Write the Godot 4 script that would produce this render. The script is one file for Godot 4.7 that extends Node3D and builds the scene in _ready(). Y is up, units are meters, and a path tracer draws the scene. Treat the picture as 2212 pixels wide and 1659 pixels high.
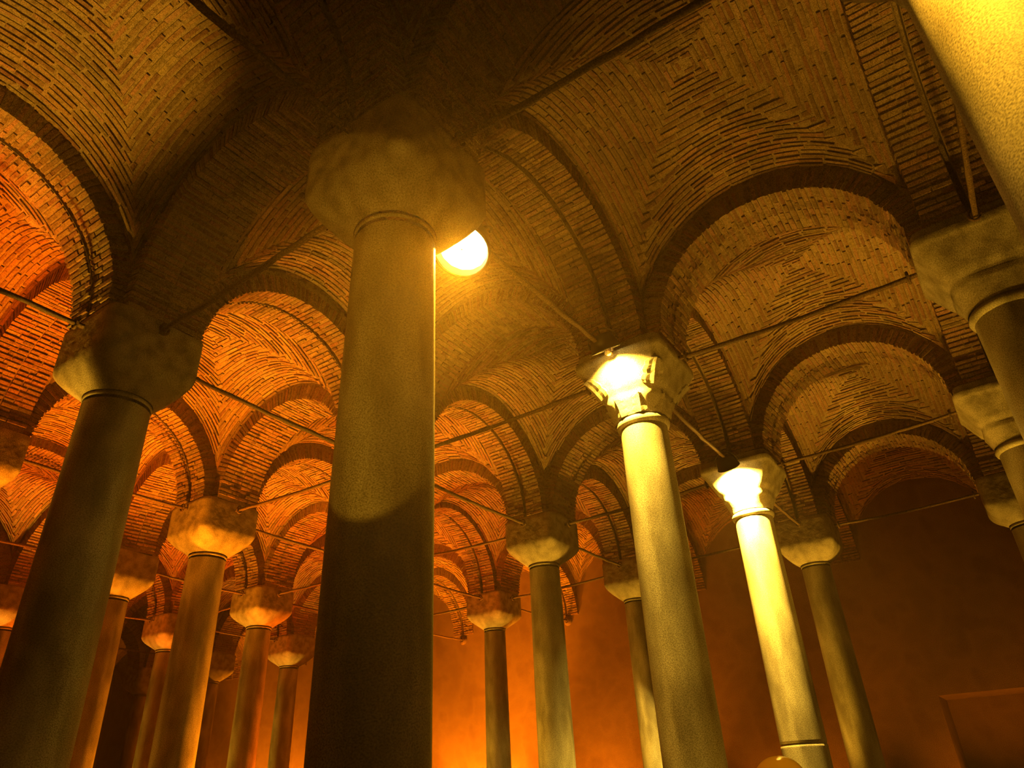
extends Node3D
# A vaulted brick cistern on a grid of stone columns. x runs across the aisles, z towards the viewer, y up, metres.
# The grid: node(i, j) is the column i bays deep and j bays across, counted from the big column in front (0, 0).

const DEEP := 4.8
const ACROSS := 4.648
const SPRING := 8.6          # height of the tie rods
const WALL_Z := -18.75
const X_MIN := -40.0
const X_MAX := 11.5
const Z_MAX := 9.2
const ARCH_HALF := 0.45
const PIER := 0.63

var shift := {}
var rng := RandomNumberGenerator.new()
var mats := {}
var made := {}
var wide := {}            # the nodes whose capitals are the wider bell

# ---------------------------------------------------------------- naming

func numbered(called: String) -> String:
	var n: int = made.get(called, 0)
	made[called] = n + 1
	return called if n == 0 else "%s_%03d" % [called, n]

func thing(called: String, label: String, category: String, at := Vector3.ZERO, group := "") -> Node3D:
	var o := Node3D.new()
	o.name = numbered(called)
	add_child(o)
	o.position = at
	o.set_meta("label", label)
	o.set_meta("category", category)
	o.set_meta("kind", "thing")
	if group:
		o.set_meta("group", group)
	return o

func part(called: String, mesh: Mesh, m: Material, parent: Node, at := Vector3.ZERO) -> MeshInstance3D:
	var o := MeshInstance3D.new()
	o.name = called
	o.mesh = mesh
	o.material_override = m
	o.position = at
	o.cast_shadow = GeometryInstance3D.SHADOW_CASTING_SETTING_ON
	parent.add_child(o, true)
	return o

func structure(called: String, label: String, category: String) -> Node3D:
	var o := Node3D.new()
	o.name = called
	add_child(o)
	o.set_meta("kind", "structure")
	o.set_meta("label", label)
	o.set_meta("category", category)
	return o

# ---------------------------------------------------------------- mesh building

class Soup:
	var v := PackedVector3Array()
	var n := PackedVector3Array()
	var c := PackedColorArray()
	func tri(a: Vector3, b: Vector3, d: Vector3, out: Vector3, col := Color.WHITE) -> void:
		var w := (b - a).cross(d - a)
		if w.length_squared() < 1e-16:
			return
		w = w.normalized()
		if w.dot(out) > 0.0:
			var t := b
			b = d
			d = t
		else:
			w = -w
		v.append(a); v.append(b); v.append(d)
		n.append(w); n.append(w); n.append(w)
		c.append(col); c.append(col); c.append(col)
	func quad(a: Vector3, b: Vector3, d: Vector3, e: Vector3, out: Vector3, col := Color.WHITE) -> void:
		tri(a, b, d, out, col)
		tri(a, d, e, out, col)
	func smooth(p: Array, q: Array, col := Color.WHITE) -> void:
		# three points with three normals
		var w: Vector3 = (p[1] - p[0]).cross(p[2] - p[0])
		var o := [0, 1, 2]
		if w.dot(q[0] + q[1] + q[2]) > 0.0:
			o = [0, 2, 1]
		for k in o:
			v.append(p[k]); n.append(q[k]); c.append(col)
	# eight corners: 0-3 the bottom ring, 4-7 the ring above them
	func hexa(p: Array, col := Color.WHITE, skip_bottom := false) -> void:
		var mid := Vector3.ZERO
		for q in p:
			mid += q
		mid /= 8.0
		for f in [[4, 5, 6, 7], [0, 1, 5, 4], [1, 2, 6, 5], [2, 3, 7, 6], [3, 0, 4, 7], [0, 1, 2, 3]]:
			if skip_bottom and f[0] == 0 and f[2] == 2:
				continue
			var centre: Vector3 = (p[f[0]] + p[f[1]] + p[f[2]] + p[f[3]]) / 4.0
			quad(p[f[0]], p[f[1]], p[f[2]], p[f[3]], centre - mid, col)
	func box(lo: Vector3, hi: Vector3, col := Color.WHITE) -> void:
		hexa([Vector3(lo.x, lo.y, lo.z), Vector3(hi.x, lo.y, lo.z), Vector3(hi.x, lo.y, hi.z), Vector3(lo.x, lo.y, hi.z),
			Vector3(lo.x, hi.y, lo.z), Vector3(hi.x, hi.y, lo.z), Vector3(hi.x, hi.y, hi.z), Vector3(lo.x, hi.y, hi.z)], col)
	func mesh() -> ArrayMesh:
		var a := []
		a.resize(Mesh.ARRAY_MAX)
		a[Mesh.ARRAY_VERTEX] = v
		a[Mesh.ARRAY_NORMAL] = n
		a[Mesh.ARRAY_COLOR] = c
		var m := ArrayMesh.new()
		m.add_surface_from_arrays(Mesh.PRIMITIVE_TRIANGLES, a)
		return m

# A skin over rings of points (each ring closed), with smooth normals taken from the rings themselves.
func skin(rings: Array, cap_low := true, cap_high := true) -> ArrayMesh:
	var st := SurfaceTool.new()
	st.begin(Mesh.PRIMITIVE_TRIANGLES)
	var n: int = rings[0].size()
	for r in rings:
		for p in r:
			st.set_smooth_group(0)
			st.add_vertex(p)
	for k in rings.size() - 1:
		for a in n:
			var b := (a + 1) % n
			var i0 := k * n + a
			var i1 := k * n + b
			var i2 := (k + 1) * n + b
			var i3 := (k + 1) * n + a
			for q in [i0, i1, i2, i0, i2, i3]:
				st.add_index(q)
	st.generate_normals()
	var m := st.commit()
	if cap_low or cap_high:
		var s := Soup.new()
		for e in [[cap_low, 0, Vector3.DOWN], [cap_high, rings.size() - 1, Vector3.UP]]:
			if not e[0]:
				continue
			var r: Array = rings[e[1]]
			var mid := Vector3.ZERO
			for p in r:
				mid += p
			mid /= n
			for a in n:
				s.tri(mid, r[a], r[(a + 1) % n], e[2])
		var t := SurfaceTool.new()
		t.begin(Mesh.PRIMITIVE_TRIANGLES)
		t.append_from(m, 0, Transform3D())
		t.append_from(s.mesh(), 0, Transform3D())
		m = t.commit()
	return m

func round_ring(r: float, y: float, sides := 40) -> Array:
	var out := []
	for k in sides:
		var a := TAU * k / sides
		out.append(Vector3(cos(a) * r, y, sin(a) * r))
	return out

# profile: [[radius, height], ...] from the bottom up
func lathe(profile: Array, sides := 40) -> ArrayMesh:
	var rings := []
	for p in profile:
		rings.append(round_ring(p[0], p[1], sides))
	return skin(rings)

# a ring between a circle (k = 0) and a square with softened corners (k = 1)
func squircle(half: float, y: float, k: float, sides := 64) -> Array:
	var out := []
	var e := lerpf(2.0, 11.0, k * k)
	for q in sides:
		var a := TAU * q / sides
		var c := cos(a)
		var s := sin(a)
		var r := pow(pow(absf(c), e) + pow(absf(s), e), -1.0 / e)
		out.append(Vector3(c * r * half, y, s * r * half))
	return out

func tube(points: Array, radius: float, sides := 8) -> ArrayMesh:
	var rings := []
	for k in points.size():
		var d: Vector3 = (points[mini(k + 1, points.size() - 1)] - points[maxi(k - 1, 0)]).normalized()
		var up := Vector3.UP if absf(d.y) < 0.9 else Vector3.RIGHT
		var x := d.cross(up).normalized()
		var y := x.cross(d)
		var ring := []
		for q in sides:
			var a := TAU * q / sides
			ring.append(points[k] + (x * cos(a) + y * sin(a)) * radius)
		rings.append(ring)
	return skin(rings)

# ---------------------------------------------------------------- materials

func noise(freq: float, kind := FastNoiseLite.TYPE_SIMPLEX_SMOOTH, octaves := 5, seed_ := 1) -> FastNoiseLite:
	var f := FastNoiseLite.new()
	f.noise_type = kind
	f.frequency = freq
	f.fractal_octaves = octaves
	f.seed = seed_
	return f

func picture(f: FastNoiseLite, ramp: Array, size := 512) -> NoiseTexture2D:
	var t := NoiseTexture2D.new()
	t.width = size
	t.height = size
	t.seamless = true
	t.noise = f
	if ramp:
		var g := Gradient.new()
		g.offsets = PackedFloat32Array(ramp.map(func(e): return e[0]))
		g.colors = PackedColorArray(ramp.map(func(e): return e[1]))
		t.color_ramp = g
	return t

func stone(colors: Array, freq: float, scale: float, relief: float, rough := 0.85, vertex := false, spec := 0.3) -> StandardMaterial3D:
	var m := StandardMaterial3D.new()
	var ramp := []
	for k in colors.size():
		ramp.append([0.2 + 0.6 * k / (colors.size() - 1), colors[k]])
	m.albedo_texture = picture(noise(freq, FastNoiseLite.TYPE_SIMPLEX_SMOOTH, 6, 3), ramp)
	m.uv1_triplanar = true
	m.uv1_world_triplanar = true
	m.uv1_scale = Vector3.ONE * scale
	m.roughness = rough
	m.metallic_specular = spec
	m.vertex_color_use_as_albedo = vertex
	m.detail_enabled = true
	m.detail_blend_mode = BaseMaterial3D.BLEND_MODE_MUL
	m.detail_albedo = mats.speckle
	m.detail_uv_layer = BaseMaterial3D.DETAIL_UV_2
	m.uv2_triplanar = true
	m.uv2_world_triplanar = true
	m.uv2_scale = Vector3.ONE * 0.41
	if relief > 0.0:
		m.heightmap_enabled = true
		m.heightmap_texture = mats.grit
		m.heightmap_scale = relief
	return m

func plain(col: Color, rough: float, metal := 0.0) -> StandardMaterial3D:
	var m := StandardMaterial3D.new()
	m.albedo_color = col
	m.roughness = rough
	m.metallic = metal
	return m

func make_materials() -> void:
	mats.grit = picture(noise(0.02, FastNoiseLite.TYPE_SIMPLEX_SMOOTH, 7, 11), [])
	mats.speckle = picture(noise(0.35, FastNoiseLite.TYPE_SIMPLEX_SMOOTH, 2, 5), [[0.25, Color(0.50, 0.48, 0.47)], [0.5, Color(0.86, 0.85, 0.84)], [0.7, Color(1, 1, 1)]])
	mats.marble = stone([Color(0.54, 0.50, 0.42), Color(0.70, 0.67, 0.58), Color(0.82, 0.79, 0.71)], 0.006, 0.5, 0.0, 0.6, false, 0.4)
	mats.marble.uv1_scale = Vector3(0.7, 0.2, 0.7)       # veins run up the shafts
	mats.capital = stone([Color(0.56, 0.52, 0.45), Color(0.70, 0.66, 0.58), Color(0.78, 0.74, 0.66)], 0.008, 0.8, 0.5, 0.75)
	mats.brick = stone([Color(0.72, 0.70, 0.68), Color(1, 1, 1), Color(0.85, 0.82, 0.80)], 0.02, 0.9, 0.0, 0.95, true, 0.2)
	mats.mortar = stone([Color(0.52, 0.44, 0.35), Color(0.70, 0.61, 0.50), Color(0.60, 0.52, 0.43)], 0.02, 0.7, 0.0, 0.95, false, 0.2)
	mats.plaster = stone([Color(0.60, 0.49, 0.39), Color(0.66, 0.55, 0.44), Color(0.62, 0.51, 0.40)], 0.006, 0.25, 0.0, 0.95, false, 0.2)
	mats.iron = stone([Color(0.36, 0.28, 0.20), Color(0.58, 0.47, 0.34)], 0.03, 2.0, 0.0, 0.7)
	mats.black = plain(Color(0.10, 0.09, 0.08), 0.45)
	mats.steel = plain(Color(0.30, 0.27, 0.22), 0.4, 0.6)
	mats.floor = stone([Color(0.22, 0.20, 0.18), Color(0.34, 0.31, 0.28)], 0.01, 0.3, 0.0, 0.5)

func glow(col: Color, energy: float) -> StandardMaterial3D:
	var m := StandardMaterial3D.new()
	m.albedo_color = Color(0.9, 0.85, 0.7)
	m.emission_enabled = true
	m.emission = col
	m.emission_energy_multiplier = energy
	return m

# ---------------------------------------------------------------- the grid

func node(i: int, j: int) -> Vector3:
	var o: Vector2 = shift.get(Vector2i(i, j), Vector2.ZERO)
	var z := -i * DEEP + o.y
	if i == 4:
		z = WALL_Z - 0.6
	return Vector3(j * ACROSS + o.x, SPRING, z)

# ---------------------------------------------------------------- vaults

const Y0 := 0.16

func web_height(u: float, length: float) -> float:
	var x := absf(u - 0.5) * length
	var re := length / 2.0 - PIER + 0.27
	return Y0 + (sqrt(re * re - x * x) if x < re else 0.0)

func web_point(q: Array, u: float, v: float) -> Vector3:
	var p: Vector3 = q[0].lerp(q[1], u).lerp(q[2].lerp(q[3], u), v)
	var lu: float = (q[0].distance_to(q[1]) + q[2].distance_to(q[3])) / 2.0
	var lv: float = (q[0].distance_to(q[2]) + q[1].distance_to(q[3])) / 2.0
	var h := maxf(web_height(u, lu), web_height(v, lv))
	var a := 1.0 - pow(2.0 * u - 1.0, 2)
	var b := 1.0 - pow(2.0 * v - 1.0, 2)
	p.y = SPRING + h + 0.3 * a * b
	return p

func brick_tone() -> Color:
	var k := rng.randf_range(0.7, 1.25)
	return Color(0.43 * k, (0.275 + rng.randf_range(-0.04, 0.04)) * k, (0.18 + rng.randf_range(-0.03, 0.03)) * k)

func vault(i: int, j: int, bricks: bool, parent: Node) -> void:
	var q := [node(i, j), node(i + 1, j), node(i, j + 1), node(i + 1, j + 1)]   # u runs deep, v runs across
	var s := Soup.new()
	var n := 40 if bricks else 20
	for a in n:
		for b in n:
			var p := [web_point(q, float(a) / n, float(b) / n), web_point(q, float(a + 1) / n, float(b) / n), web_point(q, float(a + 1) / n, float(b + 1) / n), web_point(q, float(a) / n, float(b + 1) / n)]
			if (a < n / 2) == (b < n / 2):
				s.tri(p[0], p[1], p[2], Vector3.DOWN); s.tri(p[0], p[2], p[3], Vector3.DOWN)
			else:
				s.tri(p[0], p[1], p[3], Vector3.DOWN); s.tri(p[1], p[2], p[3], Vector3.DOWN)
	var shell := part("vault", s.mesh(), mats.mortar, parent)
	if not bricks:
		return
	var w := Soup.new()
	for side in 4:
		var along: float = q[0].distance_to(q[1]) if side < 2 else q[0].distance_to(q[2])
		var deep: float = q[0].distance_to(q[2]) if side < 2 else q[0].distance_to(q[1])
		var at := func(t: float, x: float) -> Vector3:
			match side:
				0: return web_point(q, x, t)
				1: return web_point(q, x, 1.0 - t)
				2: return web_point(q, t, x)
			return web_point(q, 1.0 - t, x)
		var re := along / 2.0 - PIER + 0.27
		var t := (ARCH_HALF - 0.02) / deep
		var pitch := 0.078 / deep
		while t + pitch < 0.5:
			var reach := minf((0.5 - t - pitch * 0.4) * along, re * 0.985)
			var from := -asin(clampf(reach / re, 0.0, 1.0))
			var step := 0.34 / re
			var f := from - rng.randf() * step
			while f < -from:
				var f0 := maxf(f + 0.012 / re, from)
				var f1 := minf(f + step - 0.012 / re, -from)
				f += step * rng.randf_range(0.92, 1.08)
				if f1 - f0 < 0.03:
					continue
				var x0 := 0.5 + re * sin(f0) / along
				var x1 := 0.5 + re * sin(f1) / along
				var t0 := t + rng.randf_range(0.08, 0.2) * pitch
				var t1 := t + rng.randf_range(0.62, 0.8) * pitch
				var p := [at.call(t0, x0), at.call(t0, x1), at.call(t1, x1), at.call(t1, x0)]
				var up: Vector3 = (p[1] - p[0]).cross(p[3] - p[0]).normalized()
				if up.y > 0:
					up = -up
				var tilt := rng.randf_range(-0.004, 0.004)
				var h := rng.randf_range(0.008, 0.034)
				w.hexa([p[0] - up * 0.02, p[1] - up * 0.02, p[2] - up * 0.02, p[3] - up * 0.02,
					p[0] + up * (h + tilt), p[1] + up * (h - tilt), p[2] + up * (h - tilt), p[3] + up * (h + tilt)], brick_tone(), true)
			t += pitch
	var o := part("brick", w.mesh(), mats.brick, shell)
	o.set_meta("kind", "stuff")

func arch(a: Vector3, b: Vector3, bricks: bool, grooved: bool, parent: Node) -> void:
	var gap := 0.035 if grooved else 0.0   # two rings side by side leave a groove between them
	var d := b - a
	d.y = 0
	var length := d.length()
	d = d.normalized()
	var side := Vector3(-d.z, 0, d.x)
	var mid := (a + b) / 2.0
	mid.y = SPRING + Y0
	var r := length / 2.0 - PIER
	var at := func(lat: float, ang: float, rad: float) -> Vector3:
		if ang < 0.0:
			return mid + side * lat + d * rad + Vector3.UP * ang
		if ang > PI:
			return mid + side * lat - d * rad + Vector3.UP * (PI - ang)
		return mid + side * lat + d * cos(ang) * rad + Vector3.UP * sin(ang) * rad
	var s := Soup.new()
	var n := 48
	var stops := []
	for k in n + 1:
		stops.append(PI * k / n)
	for k in stops.size() - 1:
		var x: float = stops[k]
		var y: float = stops[k + 1]
		var am := clampf((x + y) / 2.0, 0.0, PI)
		var inward := -(d * cos(am) + Vector3.UP * sin(am))
		for l in [[-ARCH_HALF, -gap, 0.0], [-gap, gap, 0.16], [gap, ARCH_HALF, 0.0]]:
			s.quad(at.call(l[0], x, r + l[2]), at.call(l[0], y, r + l[2]), at.call(l[1], y, r + l[2]), at.call(l[1], x, r + l[2]), inward)
		for l in [[-gap, side], [gap, -side]]:
			s.quad(at.call(l[0], x, r), at.call(l[0], y, r), at.call(l[0], y, r + 0.16), at.call(l[0], x, r + 0.16), l[1])
		for l in [[-ARCH_HALF, -side], [ARCH_HALF, side]]:
			s.quad(at.call(l[0], x, r), at.call(l[0], y, r), at.call(l[0], y, r + 0.5), at.call(l[0], x, r + 0.5), l[1])
	var ring := part("arch", s.mesh(), mats.mortar, parent)
	if not bricks:
		return
	var w := Soup.new()
	var pitch := 0.08 / r
	var count := int(PI / pitch)
	for k in count:
		var odd := k % 2
		for half in [-1.0, 1.0]:
			for c in 2:
				var lo := gap + 0.008 if c == 0 else (0.26 if odd else 0.17)
				var hi := (0.245 if odd else 0.155) if c == 0 else ARCH_HALF + rng.randf_range(0.004, 0.016)
				var x: float = (k + rng.randf_range(0.1, 0.2)) * pitch
				var y: float = (k + rng.randf_range(0.66, 0.8)) * pitch
				var ri := r - rng.randf_range(0.008, 0.034)
				var ro := r + (0.27 if c else 0.1)
				var p := []
				for rad in [ro, ri]:
					for e in [[lo, x], [hi, x], [hi, y], [lo, y]]:
						p.append(at.call(half * e[0], e[1], rad))
				w.hexa(p, brick_tone(), true)
	var o := part("brick", w.mesh(), mats.brick, ring)
	o.set_meta("kind", "stuff")

# ---------------------------------------------------------------- columns

func cushion(neck: float, half: float) -> ArrayMesh:
	var rings := []
	for k in 15:
		var t := k / 14.0
		var w := neck + (half - neck) * pow(sin(t * PI / 2.0), 0.85)
		rings.append(squircle(w, 0.42 * t, clampf(t * 1.1, 0.0, 1.0)))
	rings.append(squircle(half, 0.45, 1.0))
	for y in [0.6, 0.75, 0.9, 0.96]:
		rings.append(squircle(half, y, 1.0))
	rings.append(squircle(half - 0.012, 0.975, 1.0))
	return skin(rings)

func bell(neck: float, half: float) -> ArrayMesh:
	var rings := []
	for k in 19:
		var t := k / 18.0
		var w := neck + 0.03 + (half - neck - 0.03) * (0.6 * t + 0.4 * t * t)
		if k == 7 or k == 8:
			w -= 0.022
		rings.append(squircle(w, 0.76 * t, clampf(t * 1.25, 0.0, 1.0)))
	rings.append(squircle(half + 0.015, 0.775, 1.0))
	rings.append(squircle(half + 0.015, 0.86, 1.0))
	return skin(rings)

func leaf(width: float, height: float, curl: float) -> ArrayMesh:
	# an acanthus leaf: a thick tongue with lobed edges and a rib, tip curling outwards (+z)
	var s := Soup.new()
	var rows := 10
	var cols := 6
	var p := []
	for r in rows + 1:
		var t := float(r) / rows
		var lobes := 0.82 + 0.18 * absf(sin(t * PI * 3.5))
		var w := width * 0.5 * sqrt(maxf(0.0, 1.0 - pow(t, 2.6))) * lobes + 0.006
		var line := []
		for c in cols + 1:
			var x := 2.0 * c / cols - 1.0
			line.append(Vector3(x * w, height * (t - 0.18 * pow(t, 5)), curl * pow(t, 3) - 0.045 * x * x + 0.018 * exp(-x * x * 30.0)))
		p.append(line)
	for r in rows:
		for c in cols:
			s.quad(p[r][c], p[r][c + 1], p[r + 1][c + 1], p[r + 1][c], Vector3.BACK)
			var b := Vector3(0, -0.012, -0.05)
			s.quad(p[r][c] + b, p[r][c + 1] + b, p[r + 1][c + 1] + b, p[r + 1][c] + b, Vector3.FORWARD)
	for r in rows:
		var b := Vector3(0, -0.012, -0.05)
		for c in [0, cols]:
			s.quad(p[r][c], p[r + 1][c], p[r + 1][c] + b, p[r][c] + b, Vector3.LEFT if c == 0 else Vector3.RIGHT)
	for c in cols:
		var b := Vector3(0, -0.012, -0.05)
		s.quad(p[rows][c], p[rows][c + 1], p[rows][c + 1] + b, p[rows][c] + b, Vector3.UP)
	return s.mesh()

func column(i: int, j: int, kind: String, top: float, low: float, label: String, joint := 0.0) -> Node3D:
	var at := node(i, j)
	if kind != "cushion":
		wide[at] = true
	at.y = 0
	var group := "stone columns carrying the brick vaults"
	var t := thing("column", label, "column", at, group)
	var neck := SPRING - 0.82
	var foot := 0.62
	var profile := [[low + 0.03, foot], [low + 0.03, foot + 0.06], [low, foot + 0.11]]
	for k in 13:
		var y := lerpf(foot + 0.11, neck - 0.1, k / 12.0)
		var x := k / 12.0
		profile.append([lerpf(low, top, x) + 0.012 * sin(x * PI), y])
	if joint > 0.0:
		var kept := []
		for p in profile:
			if p[1] < joint - 0.1:
				kept.append(p)
		kept.append_array([[low + 0.006, joint - 0.09], [low + 0.006, joint - 0.05], [low + 0.006, joint - 0.02], [low - 0.006, joint - 0.008], [low - 0.006, joint + 0.008], [low + 0.006, joint + 0.02], [low + 0.006, joint + 0.05], [low + 0.006, joint + 0.09]])
		for p in profile:
			if p[1] > joint + 0.1:
				kept.append(p)
		profile = kept
	part("shaft", lathe(profile, 64), mats.marble, t)
	if kind == "cushion":
		part("astragal", lathe([[top, neck - 0.06], [top + 0.012, neck - 0.05], [top + 0.012, neck - 0.02], [top - 0.02, neck - 0.012], [top - 0.02, neck + 0.004]], 48), mats.marble, t)
	else:
		part("astragal", lathe([[top, neck - 0.12], [top + 0.03, neck - 0.1], [top + 0.045, neck - 0.06], [top + 0.03, neck - 0.02], [top + 0.005, neck], [top, neck + 0.02]], 48), mats.marble, t)
	if kind == "cushion":
		part("capital", cushion(top + 0.015, 0.64), mats.capital, t, Vector3(0, neck, 0))
	else:
		var c := part("capital", bell(top, 0.66), mats.capital, t, Vector3(0, neck, 0))
		if kind == "leafy":
			for k in 8:
				var a := TAU * (k + 0.5) / 8.0
				var l := part("leaf", leaf(0.26, 0.32, 0.05), mats.capital, c)
				l.transform = Transform3D(Basis(Vector3.UP, a) * Basis(Vector3.RIGHT, 0.26), Vector3(sin(a), 0, cos(a)) * (top + 0.05) + Vector3(0, 0.0, 0))
			for k in 4:
				var a := TAU * (k + 0.5) / 4.0
				var l := part("leaf", leaf(0.32, 0.44, 0.06), mats.capital, c)
				l.transform = Transform3D(Basis(Vector3.UP, a) * Basis(Vector3.RIGHT, 0.62), Vector3(sin(a), 0, cos(a)) * (top + 0.23) + Vector3(0, 0.33, 0))
	if kind != "cushion":
		part("impost_block", skin([squircle(0.60, SPRING + 0.04, 1.0), squircle(0.64, SPRING + 0.08, 1.0), squircle(0.64, SPRING + 0.155, 1.0)]), mats.capital, t)
	part("base", lathe([[low + 0.16, 0.3], [low + 0.17, 0.36], [low + 0.14, 0.44], [low + 0.06, 0.48], [low + 0.06, 0.52], [low + 0.1, 0.56], [low + 0.05, 0.62]], 40), mats.marble, t)
	var pl := Soup.new()
	pl.box(Vector3(-low - 0.2, 0, -low - 0.2), Vector3(low + 0.2, 0.3, low + 0.2))
	part("plinth", pl.mesh(), mats.capital, t)
	return t

# ---------------------------------------------------------------- tie rods

func tie_rod(a: Vector3, b: Vector3, label: String, at_wall := false) -> void:
	var d := (b - a)
	var length := d.length()
	d = d.normalized()
	var t := thing("tie_rod", label, "tie rod", Vector3(0, SPRING + rng.randf_range(-0.015, 0.015), 0) + Vector3(a.x, 0, a.z), "iron tie rods between the arches")
	var side := Vector3(-d.z, 0, d.x)
	var s := 0.68 if wide.has(a) else 0.648
	var e := length - (0.0 if at_wall else 0.68 if wide.has(b) else 0.648)
	var pts := []
	var rings := []
	for k in 17:
		var x := lerpf(s, e, k / 16.0)
		var sag := -0.035 * sin(PI * k / 16.0) + rng.randf_range(-0.006, 0.006)
		var p := d * x + Vector3.UP * sag + side * rng.randf_range(-0.006, 0.006)
		pts.append(p)
		var w := rng.randf_range(0.021, 0.027)
		rings.append([p + side * w + Vector3.UP * w, p - side * w + Vector3.UP * w, p - side * w - Vector3.UP * w, p + side * w - Vector3.UP * w])
	part("bar", skin(rings), mats.iron, t)
	for x in [s + 0.1, e - 0.1]:
		var loop := []
		for k in 15:
			var g := TAU * k / 14.0
			loop.append(d * x + side * cos(g) * 0.055 + Vector3.UP * (sin(g) * 0.075))
		part("eye", tube(loop, 0.018, 6), mats.iron, t)
	if at_wall:
		var plate := lathe([[0.02, -0.02], [0.16, -0.01], [0.17, 0.02], [0.05, 0.05], [0.02, 0.06]], 16)
		var o := part("anchor_plate", plate, mats.iron, t)
		o.transform = Transform3D(Basis(Vector3.RIGHT, PI / 2), d * (length - 0.02))

# ---------------------------------------------------------------- lamps

# A round floodlight hung on the rod in front of a column's capital, its mouth turned down and towards the shaft.
func floodlight(at: Vector3, aim: Vector3, size: float, col: Color, power: float, face: float, cone: float, label: String) -> void:
	var t := thing("floodlight", label, "lamp", at, "floodlights hung by the capitals")
	var d := (aim - at).normalized()
	var basis := Basis(Quaternion(Vector3.DOWN, d))
	var k := size
	var o := part("housing", lathe([[0.30 * k, 1.15 * k], [0.62 * k, 1.10 * k], [0.80 * k, 0.92 * k], [0.92 * k, 0.5 * k], [1.0 * k, 0.06 * k], [1.06 * k, 0.04 * k], [1.06 * k, -0.04 * k], [0.97 * k, -0.04 * k], [0.93 * k, 0.06 * k], [0.82 * k, 0.45 * k], [0.60 * k, 0.68 * k], [0.05 * k, 0.70 * k]], 32), mats.black, t)
	o.basis = basis
	var g := StandardMaterial3D.new()
	g.albedo_color = Color(1, 1, 1, 0.06)
	g.transparency = BaseMaterial3D.TRANSPARENCY_ALPHA
	g.roughness = 0.05
	var lens := part("lens", lathe([[0.94 * k, -0.03 * k], [0.94 * k, -0.01 * k]], 32), g, t)
	lens.basis = basis
	var bulb := part("bulb", lathe([[0.03 * k, 0.07 * k], [face * k, 0.26 * k], [0.3 * k, 0.5 * k]], 14), glow(Color(1.0, 0.86, 0.45), 14.0), t)
	bulb.basis = basis
	var ring := []
	for q in 11:
		var a := PI * q / 10.0
		ring.append(Vector3(cos(a) * 1.12 * k, 0.4 * k + sin(a) * 1.1 * k, 0))
	var yoke := part("yoke", tube(ring, 0.06 * k, 6), mats.steel, t)
	yoke.basis = basis
	part("arm", tube([basis * Vector3(0, 1.5 * k, 0), basis * Vector3(0, 1.1 * k, 0)] if at.y < SPRING else [basis * Vector3(1.1 * k, 0.4 * k, 0), Vector3(aim.x - at.x, SPRING + 0.02 - at.y, 0)], 0.06 * k, 6), mats.steel, t)
	var l := SpotLight3D.new()
	l.name = "light"
	l.light_color = col
	l.light_energy = power
	l.light_size = 0.08 * k
	l.spot_angle = cone
	l.spot_angle_attenuation = 0.85
	l.spot_range = 60.0
	l.spot_attenuation = 2.0
	l.shadow_enabled = true
	t.add_child(l)
	l.position = d * (0.06 * k)
	l.basis = Basis(Quaternion(Vector3.FORWARD, d))

# A can on the floor with its lens turned up.
func uplight(at: Vector3, aim: Vector3, col: Color, power: float, cone: float, label: String, soft := 0.2, width := 0.12) -> void:
	var t := thing("floor_uplight", label, "lamp", at, "uplights of one colour on the floor: " + label.get_slice(" ", 0))
	var d := (aim - at - Vector3(0, 0.3, 0)).normalized()
	var basis := Basis(Quaternion(Vector3.UP, d))
	part("base", lathe([[0.16, 0.0], [0.16, 0.03], [0.04, 0.05], [0.04, 0.16]], 20), mats.steel, t)
	var can := part("housing", lathe([[0.08, -0.16], [0.13, -0.12], [0.145, 0.08], [0.15, 0.1], [0.135, 0.1], [0.125, 0.04], [0.02, 0.03]], 24), mats.black, t, Vector3(0, 0.3, 0))
	can.basis = basis
	var square := Soup.new()   # a flat square panel of light
	square.quad(Vector3(-0.085, 0.05, -0.085), Vector3(0.085, 0.05, -0.085), Vector3(0.085, 0.05, 0.085), Vector3(-0.085, 0.05, 0.085), Vector3.UP)
	var bulb := part("bulb", square.mesh(), glow(col, 6.0), t, Vector3(0, 0.3, 0))
	bulb.basis = basis
	var l := SpotLight3D.new()
	l.name = "light"
	l.light_color = col
	l.light_energy = power
	l.light_size = width
	l.spot_angle = cone
	l.spot_angle_attenuation = soft
	l.spot_range = 80.0
	l.spot_attenuation = 2.0
	l.shadow_enabled = true
	t.add_child(l)
	l.position = Vector3(0, 0.3, 0) + d * 0.13
	l.basis = Basis(Quaternion(Vector3.FORWARD, d))

# ---------------------------------------------------------------- the scene

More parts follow.
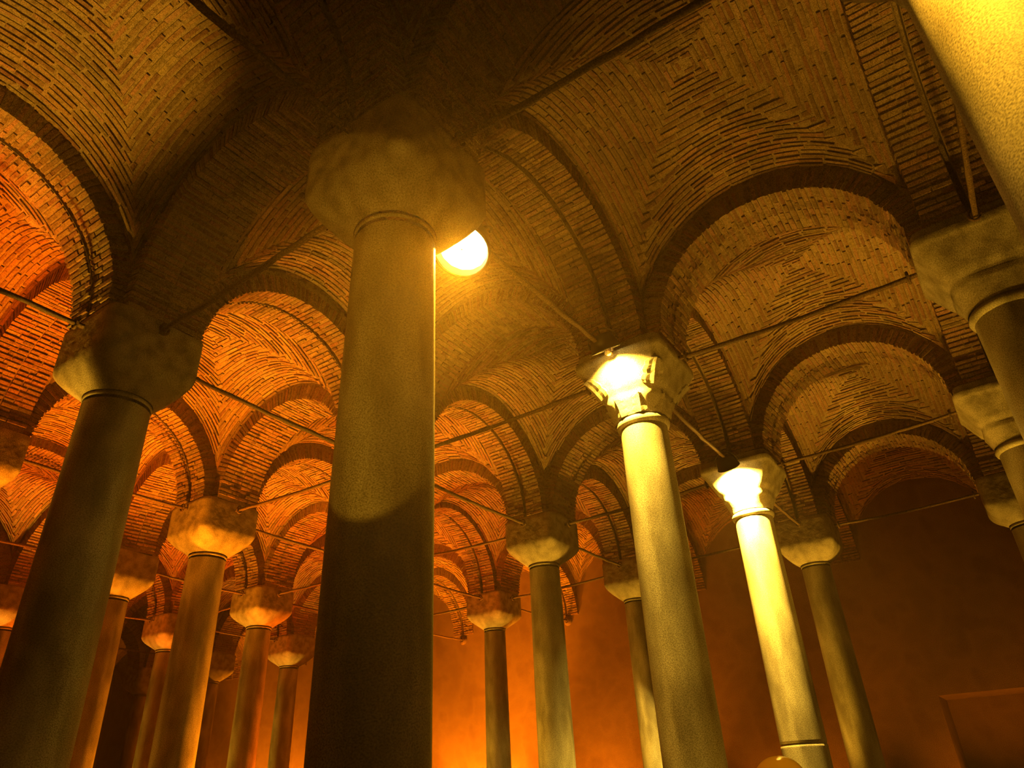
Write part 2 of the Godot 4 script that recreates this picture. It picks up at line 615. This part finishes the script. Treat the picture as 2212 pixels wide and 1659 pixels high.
func _ready() -> void:
	rng.seed = 7
	var cam := Camera3D.new()
	cam.name = "camera"
	add_child(cam)
	cam.transform = Transform3D(Basis(Vector3(0.82055312, -0.04321259, -0.56993443), Vector3(0.31741965, 0.86369061, 0.39151412), Vector3(0.47532868, -0.50216652, 0.72242054)), Vector3(3.59324573, 3.30775314, 3.68451908))
	cam.fov = 56.643867
	cam.near = 0.05
	cam.far = 300.0
	cam.current = true

	var env := Environment.new()
	env.background_mode = Environment.BG_COLOR
	env.background_color = Color(0.0, 0.0, 0.0)
	env.tonemap_mode = Environment.TONE_MAPPER_LINEAR
	env.tonemap_exposure = 1.7
	env.volumetric_fog_enabled = true          # the damp air of the cistern
	env.volumetric_fog_density = 0.0035
	env.volumetric_fog_albedo = Color(1.0, 0.86, 0.66)
	env.volumetric_fog_anisotropy = 0.7
	env.sdfgi_enabled = true
	env.ssao_enabled = true
	env.ssil_enabled = true
	var we := WorldEnvironment.new()
	we.name = "environment"
	we.environment = env
	add_child(we)

	var yellow := Color(1.0, 0.80, 0.28)
	var gold := Color(1.0, 0.735, 0.18)
	var amber := Color(1.0, 0.70, 0.15)
	var orange := Color(1.0, 0.54, 0.05)
	var red := Color(1.0, 0.40, 0.02)

	for e in [[0, 0, 0.03, 0.09], [0, -1, -0.13, -0.05], [1, -1, -0.17, -0.01], [1, 0, 0.17, -0.01], [2, 0, 0.12, -0.08], [2, -1, -0.06, -0.27], [1, -2, -0.07, 0.24], [3, -2, -0.25, -0.25],
			[2, -3, -0.07, 0.13], [1, 1, -0.03, -0.06], [2, 1, -0.09, 0.2], [3, 1, -0.2, 0.13], [3, 0, 0.1, 0.09], [2, -2, -0.06, 0.2], [1, -3, 0.25, -0.25]]:
		shift[Vector2i(e[0], e[1])] = Vector2(e[2], e[3])
	make_materials()

	# lamps by the capitals
	floodlight(node(0, 0) + Vector3(-0.05, -0.21, -1.04), node(0, 0) + Vector3(0, -2.2, 0), 0.31, gold, 60.0, 0.88, 44.0, "glaring round floodlight beside the big dark front column")
	floodlight(node(1, 0) + Vector3(0.0, -0.06, 0.92), node(1, 0) + Vector3(0.05, -1.5, 0), 0.2, yellow, 36.0, 0.45, 64.0, "dark floodlight with a white bulb over the leafy bright capital")
	floodlight(node(2, 0) + Vector3(0.0, -0.16, 0.92), node(2, 0) + Vector3(0.05, -1.3, 0), 0.2, yellow, 160.0, 0.6, 64.0, "floodlight burning out the capital of the second bright column")
	floodlight(node(0, 1) + Vector3(-0.2, -0.2, 1.0), node(0, 1) + Vector3(0, -1.5, 0), 0.2, gold, 26.0, 0.6, 50.0, "floodlight above the frame on the near yellow column")
	# narrow lamps on the floor, one before each column's foot
	for e in [[1, -1, 55.0], [2, -1, 75.0], [3, -1, 55.0], [1, -2, 12.0], [2, -2, 45.0], [3, -2, 60.0], [1, -3, 14.0], [2, -3, 45.0], [3, -3, 40.0], [1, -4, 80.0], [2, -4, 40.0], [3, -4, 60.0], [1, 0, 15.0], [2, 0, 20.0], [3, 0, 70.0], [1, 1, 18.0], [2, 1, 30.0], [3, 1, 30.0]]:
		var n := node(e[0], e[1])
		uplight(Vector3(n.x - 0.6, 0, n.z + 1.05), n + Vector3(-0.35, 0, 1.1), gold, e[2], 16.0, "gold uplight on the floor before a column's foot", 0.5)
	# wide orange lamps on the floor of the far aisles
	for e in [[-0.6, -1.95, red, 130.0], [0.22, -1.84, orange, 170.0], [1.22, -1.84, orange, 150.0], [2.22, -1.84, red, 110.0], [0.22, -2.84, red, 130.0], [1.22, -2.84, orange, 130.0], [2.22, -2.84, red, 110.0], [1.22, -3.84, red, 110.0], [2.22, -3.84, red, 90.0], [3.4, -2.5, orange, 70.0]]:
		var at := Vector3(e[1] * ACROSS, 0, -e[0] * DEEP)
		uplight(at, at + Vector3(0, 8, 0), e[2], e[3], 29.0, "orange uplight standing on the floor of the far aisles", 0.6)
	for e in [[-28.5, 30.0], [-23.5, 150.0], [-13.2, 230.0], [-9.6, 50.0], [-7.0, 40.0], [-2.4, 14.0], [2.4, 10.0]]:
		uplight(Vector3(e[0], 0, WALL_Z + 1.6), Vector3(e[0], 8.0, WALL_Z), orange, e[1], 38.0, "orange uplight on the floor close to the back wall", 0.7)
	uplight(Vector3(2.6, 0, 4.8), Vector3(-0.06, 7.15, 0.06), gold, 15.0, 8.6, "narrow gold uplight on the floor beside the viewer", 0.02, 0.03)
	uplight(Vector3(-5.6, 0, 1.0), Vector3(-5.3, 8.4, 0.75), gold, 80.0, 7.0, "narrow gold uplight before the thick leaning column", 0.4)
	for e in [[-5.2, 18.0], [-9.0, 30.0]]:
		uplight(Vector3(2.5, 0, e[0]), Vector3(2.5, 8.0, e[0]), gold, e[1], 27.0, "gold uplight on the floor of the near aisle", 0.7)
	uplight(Vector3(-3.2, 0, 3.6), Vector3(-3.2, 8.4, 3.4), gold, 90.0, 15.5, "gold uplight on the floor of the front bay", 0.6)

	# the shell
	var ceiling := structure("ceiling", "brick groin vaults on narrow brick arches, dark and mottled", "ceiling")
	for i in range(-2, 4):
		for j in range(-8, 2):
			vault(i, j, i >= -1 and j >= -6, ceiling)
	for i in range(-2, 4):
		for j in range(-8, 2):
			arch(node(i, j), node(i, j + 1), i >= 0 and j >= -6, false, ceiling)
	for i in range(-2, 4):
		for j in range(-8, 3):
			arch(node(i, j), node(i + 1, j), i >= -1 and j >= -6, true, ceiling)
	var roof := Soup.new()
	roof.box(Vector3(X_MIN, SPRING + 2.9, WALL_Z - 2.5), Vector3(X_MAX, SPRING + 3.3, Z_MAX + 2))
	part("roof_slab", roof.mesh(), mats.mortar, ceiling)

	var fl := Soup.new()
	fl.box(Vector3(X_MIN - 1, -0.4, WALL_Z - 2.5), Vector3(X_MAX + 1, 0, Z_MAX + 2))
	part("slab", fl.mesh(), mats.floor, structure("floor", "dark wet stone floor of the cistern", "floor"))

	var wb := structure("wall_back", "plastered brown back wall behind the last columns", "wall")
	var top := SPRING + 3.0
	var back := Soup.new()
	back.box(Vector3(X_MIN - 1, 0, WALL_Z - 2.0), Vector3(1.35, top, WALL_Z))
	back.box(Vector3(1.35, 5.1, WALL_Z - 2.0), Vector3(4.1, top, WALL_Z))
	back.box(Vector3(4.1, 0, WALL_Z - 2.0), Vector3(X_MAX + 1, top, WALL_Z))
	part("plaster_face", back.mesh(), mats.plaster, wb)
	var niche := Soup.new()
	niche.box(Vector3(1.2, 0, WALL_Z - 2.3), Vector3(4.3, 5.3, WALL_Z - 1.7))
	part("niche_back", niche.mesh(), mats.plaster, wb)
	for e in [["wall_left", Vector3(X_MIN - 1, 0, WALL_Z), Vector3(X_MIN + 1.5, top, Z_MAX + 1)], ["wall_right", Vector3(X_MAX - 1.2, 0, WALL_Z), Vector3(X_MAX + 0.5, top, Z_MAX + 1)], ["wall_front", Vector3(X_MIN, 0, Z_MAX + 0.3), Vector3(X_MAX, top, Z_MAX + 1.5)]]:
		var w := Soup.new()
		w.box(e[1], e[2])
		part("plaster_face", w.mesh(), mats.plaster, structure(e[0], "plastered brown side wall of the cistern", "wall"))

	# columns
	column(0, 0, "cushion", 0.365, 0.385, "thick dark column in front, its lower half in shadow, beside the glaring floodlight")
	column(0, -1, "cushion", 0.385, 0.41, "thick brown leaning column with a bowl-shaped capital, first behind the dark front column")
	column(1, 0, "leafy", 0.325, 0.35, "bright yellow column with a carved leafy capital and a lamp above it")
	column(2, 0, "bell", 0.345, 0.36, "column with a white blown-out upper shaft behind the leafy bright one", 3.86)
	column(3, 0, "cushion", 0.32, 0.345, "slim dim olive column with a plain capital before the dark wall")
	column(0, 1, "bell", 0.40, 0.46, "glowing yellow column cut by the upper right corner")
	column(1, 1, "bell", 0.36, 0.38, "dim column at the frame edge, its rounded neck ring showing")
	column(2, 1, "bell", 0.36, 0.38, "column with a yellow ledge capital behind the dim one with the neck ring")
	column(3, 1, "cushion", 0.34, 0.36, "farthest column on the far side of the dark arch, with a lit capital underside")
	column(1, -1, "cushion", 0.36, 0.38, "column hidden straight behind the dark front column")
	column(2, -1, "cushion", 0.335, 0.37, "column with a half yellow, half dark rounded capital beside the leafy bright column")
	column(3, -1, "cushion", 0.32, 0.34, "column mostly hidden behind the leafy bright one, capital tip showing")
	column(1, -2, "cushion", 0.35, 0.38, "brown column under the orange arches, second behind the leaning one")
	column(2, -2, "cushion", 0.34, 0.36, "second column hidden straight behind the dark front column")
	column(3, -2, "cushion", 0.32, 0.35, "small dark column before the orange wall beside the dark front column")
	column(1, -3, "cushion", 0.34, 0.37, "column half hidden behind the thick leaning one")
	column(2, -3, "cushion", 0.33, 0.35, "olive column with a bright yellow capital between two brown ones")
	column(3, -3, "cushion", 0.33, 0.35, "third column hidden straight behind the dark front column")
	column(1, -4, "cushion", 0.34, 0.37, "column at the frame edge with a bright yellow capital")
	column(2, -4, "cushion", 0.33, 0.35, "orange column with a glowing amber capital before the dark recess")
	column(3, -4, "cushion", 0.33, 0.35, "small reddish column with a bright strip of capital near the front column")
	column(2, -5, "cushion", 0.33, 0.35, "far column behind the thick leaning one, orange capital tip showing")
	column(3, -5, "cushion", 0.33, 0.35, "far reddish column with a faint capital between olive columns")
	column(0, -2, "cushion", 0.36, 0.38, "column just outside the frame beside the thick leaning one")
	column(3, -6, "cushion", 0.33, 0.35, "farthest dim column in the dark recess")
	column(2, -6, "cushion", 0.33, 0.35, "dim column in the far dark aisle")

	# tie rods, deep and across
	for e in [[0, 0, 1, 0, "tie rod running from the dark front column to the leafy bright column"], [1, 0, 2, 0, "bright yellow tie rod between the leafy column and the white blown-out one"], [2, 0, 3, 0, "tie rod behind the white blown-out column"],
			[-1, 0, 0, 0, "tie rod crossing the vault down to the top of the dark front column"], [0, 0, 0, 1, "pale tie rod rising from the front column towards the glowing corner column"],
			[0, -1, 0, 0, "dark tie rod from the leaning column to the dark front column"], [-1, -1, 0, -1, "pale-edged tie rod entering at the frame edge to the leaning column"],
			[0, -1, 1, -1, "dark tie rod across the orange arch beside the leaning column"], [1, -1, 2, -1, "dark tie rod ending in a ring by the half yellow capital"], [1, -1, 1, 0, "dark tie rod crossing from the front column to the leafy capital"],
			[1, 0, 1, 1, "long dark tie rod from the leafy capital to the dim column at the frame edge"], [2, 0, 2, 1, "long tie rod from the white blown-out column under the wide dim arch"], [3, 0, 3, 1, "pale tie rod across the dark arch by the wall"],
			[0, 1, 1, 1, "tie rod seen end-on beside the glowing corner column"], [2, -1, 2, 0, "tie rod from the half yellow capital past the leafy column's shaft"], [2, -1, 3, -1, "tie rod behind the leafy column's shaft"],
			[2, -2, 2, -1, "short pale tie rod between the front column and the half yellow capital"], [0, -2, 1, -2, "tie rod passing behind the leaning column's shaft to the brown column"], [1, -2, 2, -2, "tie rod from the brown column towards the front column"],
			[1, -2, 1, -1, "tie rod under the orange vault above the brown column"], [2, -2, 3, -2, "dark tie rod against the red vault to the small dark column"], [0, -3, 1, -3, "pale tie rod low at the frame edge"],
			[1, -3, 2, -3, "pale tie rod behind the brown column's shaft"], [2, -3, 3, -3, "thin tie rod behind the olive column's bright capital"], [3, -3, 3, -2, "thin tie rod between the front column and the small dark column"],
			[3, -2, 3, -1, "thin pale tie rod above the orange wall"], [3, -1, 3, 0, "thin pale tie rod across the white blown-out shaft"], [2, -5, 3, -5, "thin orange tie rod above the dark recess"], [1, -4, 2, -4, "thin tie rod behind the leaning column's dark shaft"],
			[2, -4, 3, -4, "thin tie rod beyond the brown column"], [2, -3, 2, -2, "thin tie rod between the bright capital and the front column"], [2, -4, 2, -3, "thin tie rod joining the amber and yellow capitals"]]:
		tie_rod(node(e[0], e[1]), node(e[2], e[3]), e[4])
	for e in [[-3, "short tie rod into the orange wall beside the front column"], [-2, "tie rod into the orange wall behind the small dark column"], [-1, "tie rod into the brown wall between the two bright columns"]]:
		tie_rod(node(3, e[0]), node(4, e[0]) + Vector3(0, 0, 0.6), e[1], true)

	# a glossy amber dome on a post, just reaching into the frame
	var d := thing("dome_lamp", "glossy amber dome just showing at the foot of the white blown-out column", "lamp", Vector3(0.55, 0, -6.6))
	part("post", lathe([[0.16, 0.0], [0.16, 0.05], [0.05, 0.09], [0.045, 3.2], [0.12, 3.24], [0.14, 3.3]], 20), mats.black, d)
	var amber_gloss := plain(Color(0.96, 0.78, 0.25), 0.12)
	var cup := [[0.13, 3.29]]
	for k in 10:
		var a := PI / 2.0 * k / 9.0
		cup.append([0.31 * cos(a) + 0.004, 3.36 + 0.27 * sin(a)])
	part("dome", lathe(cup, 40), amber_gloss, d)
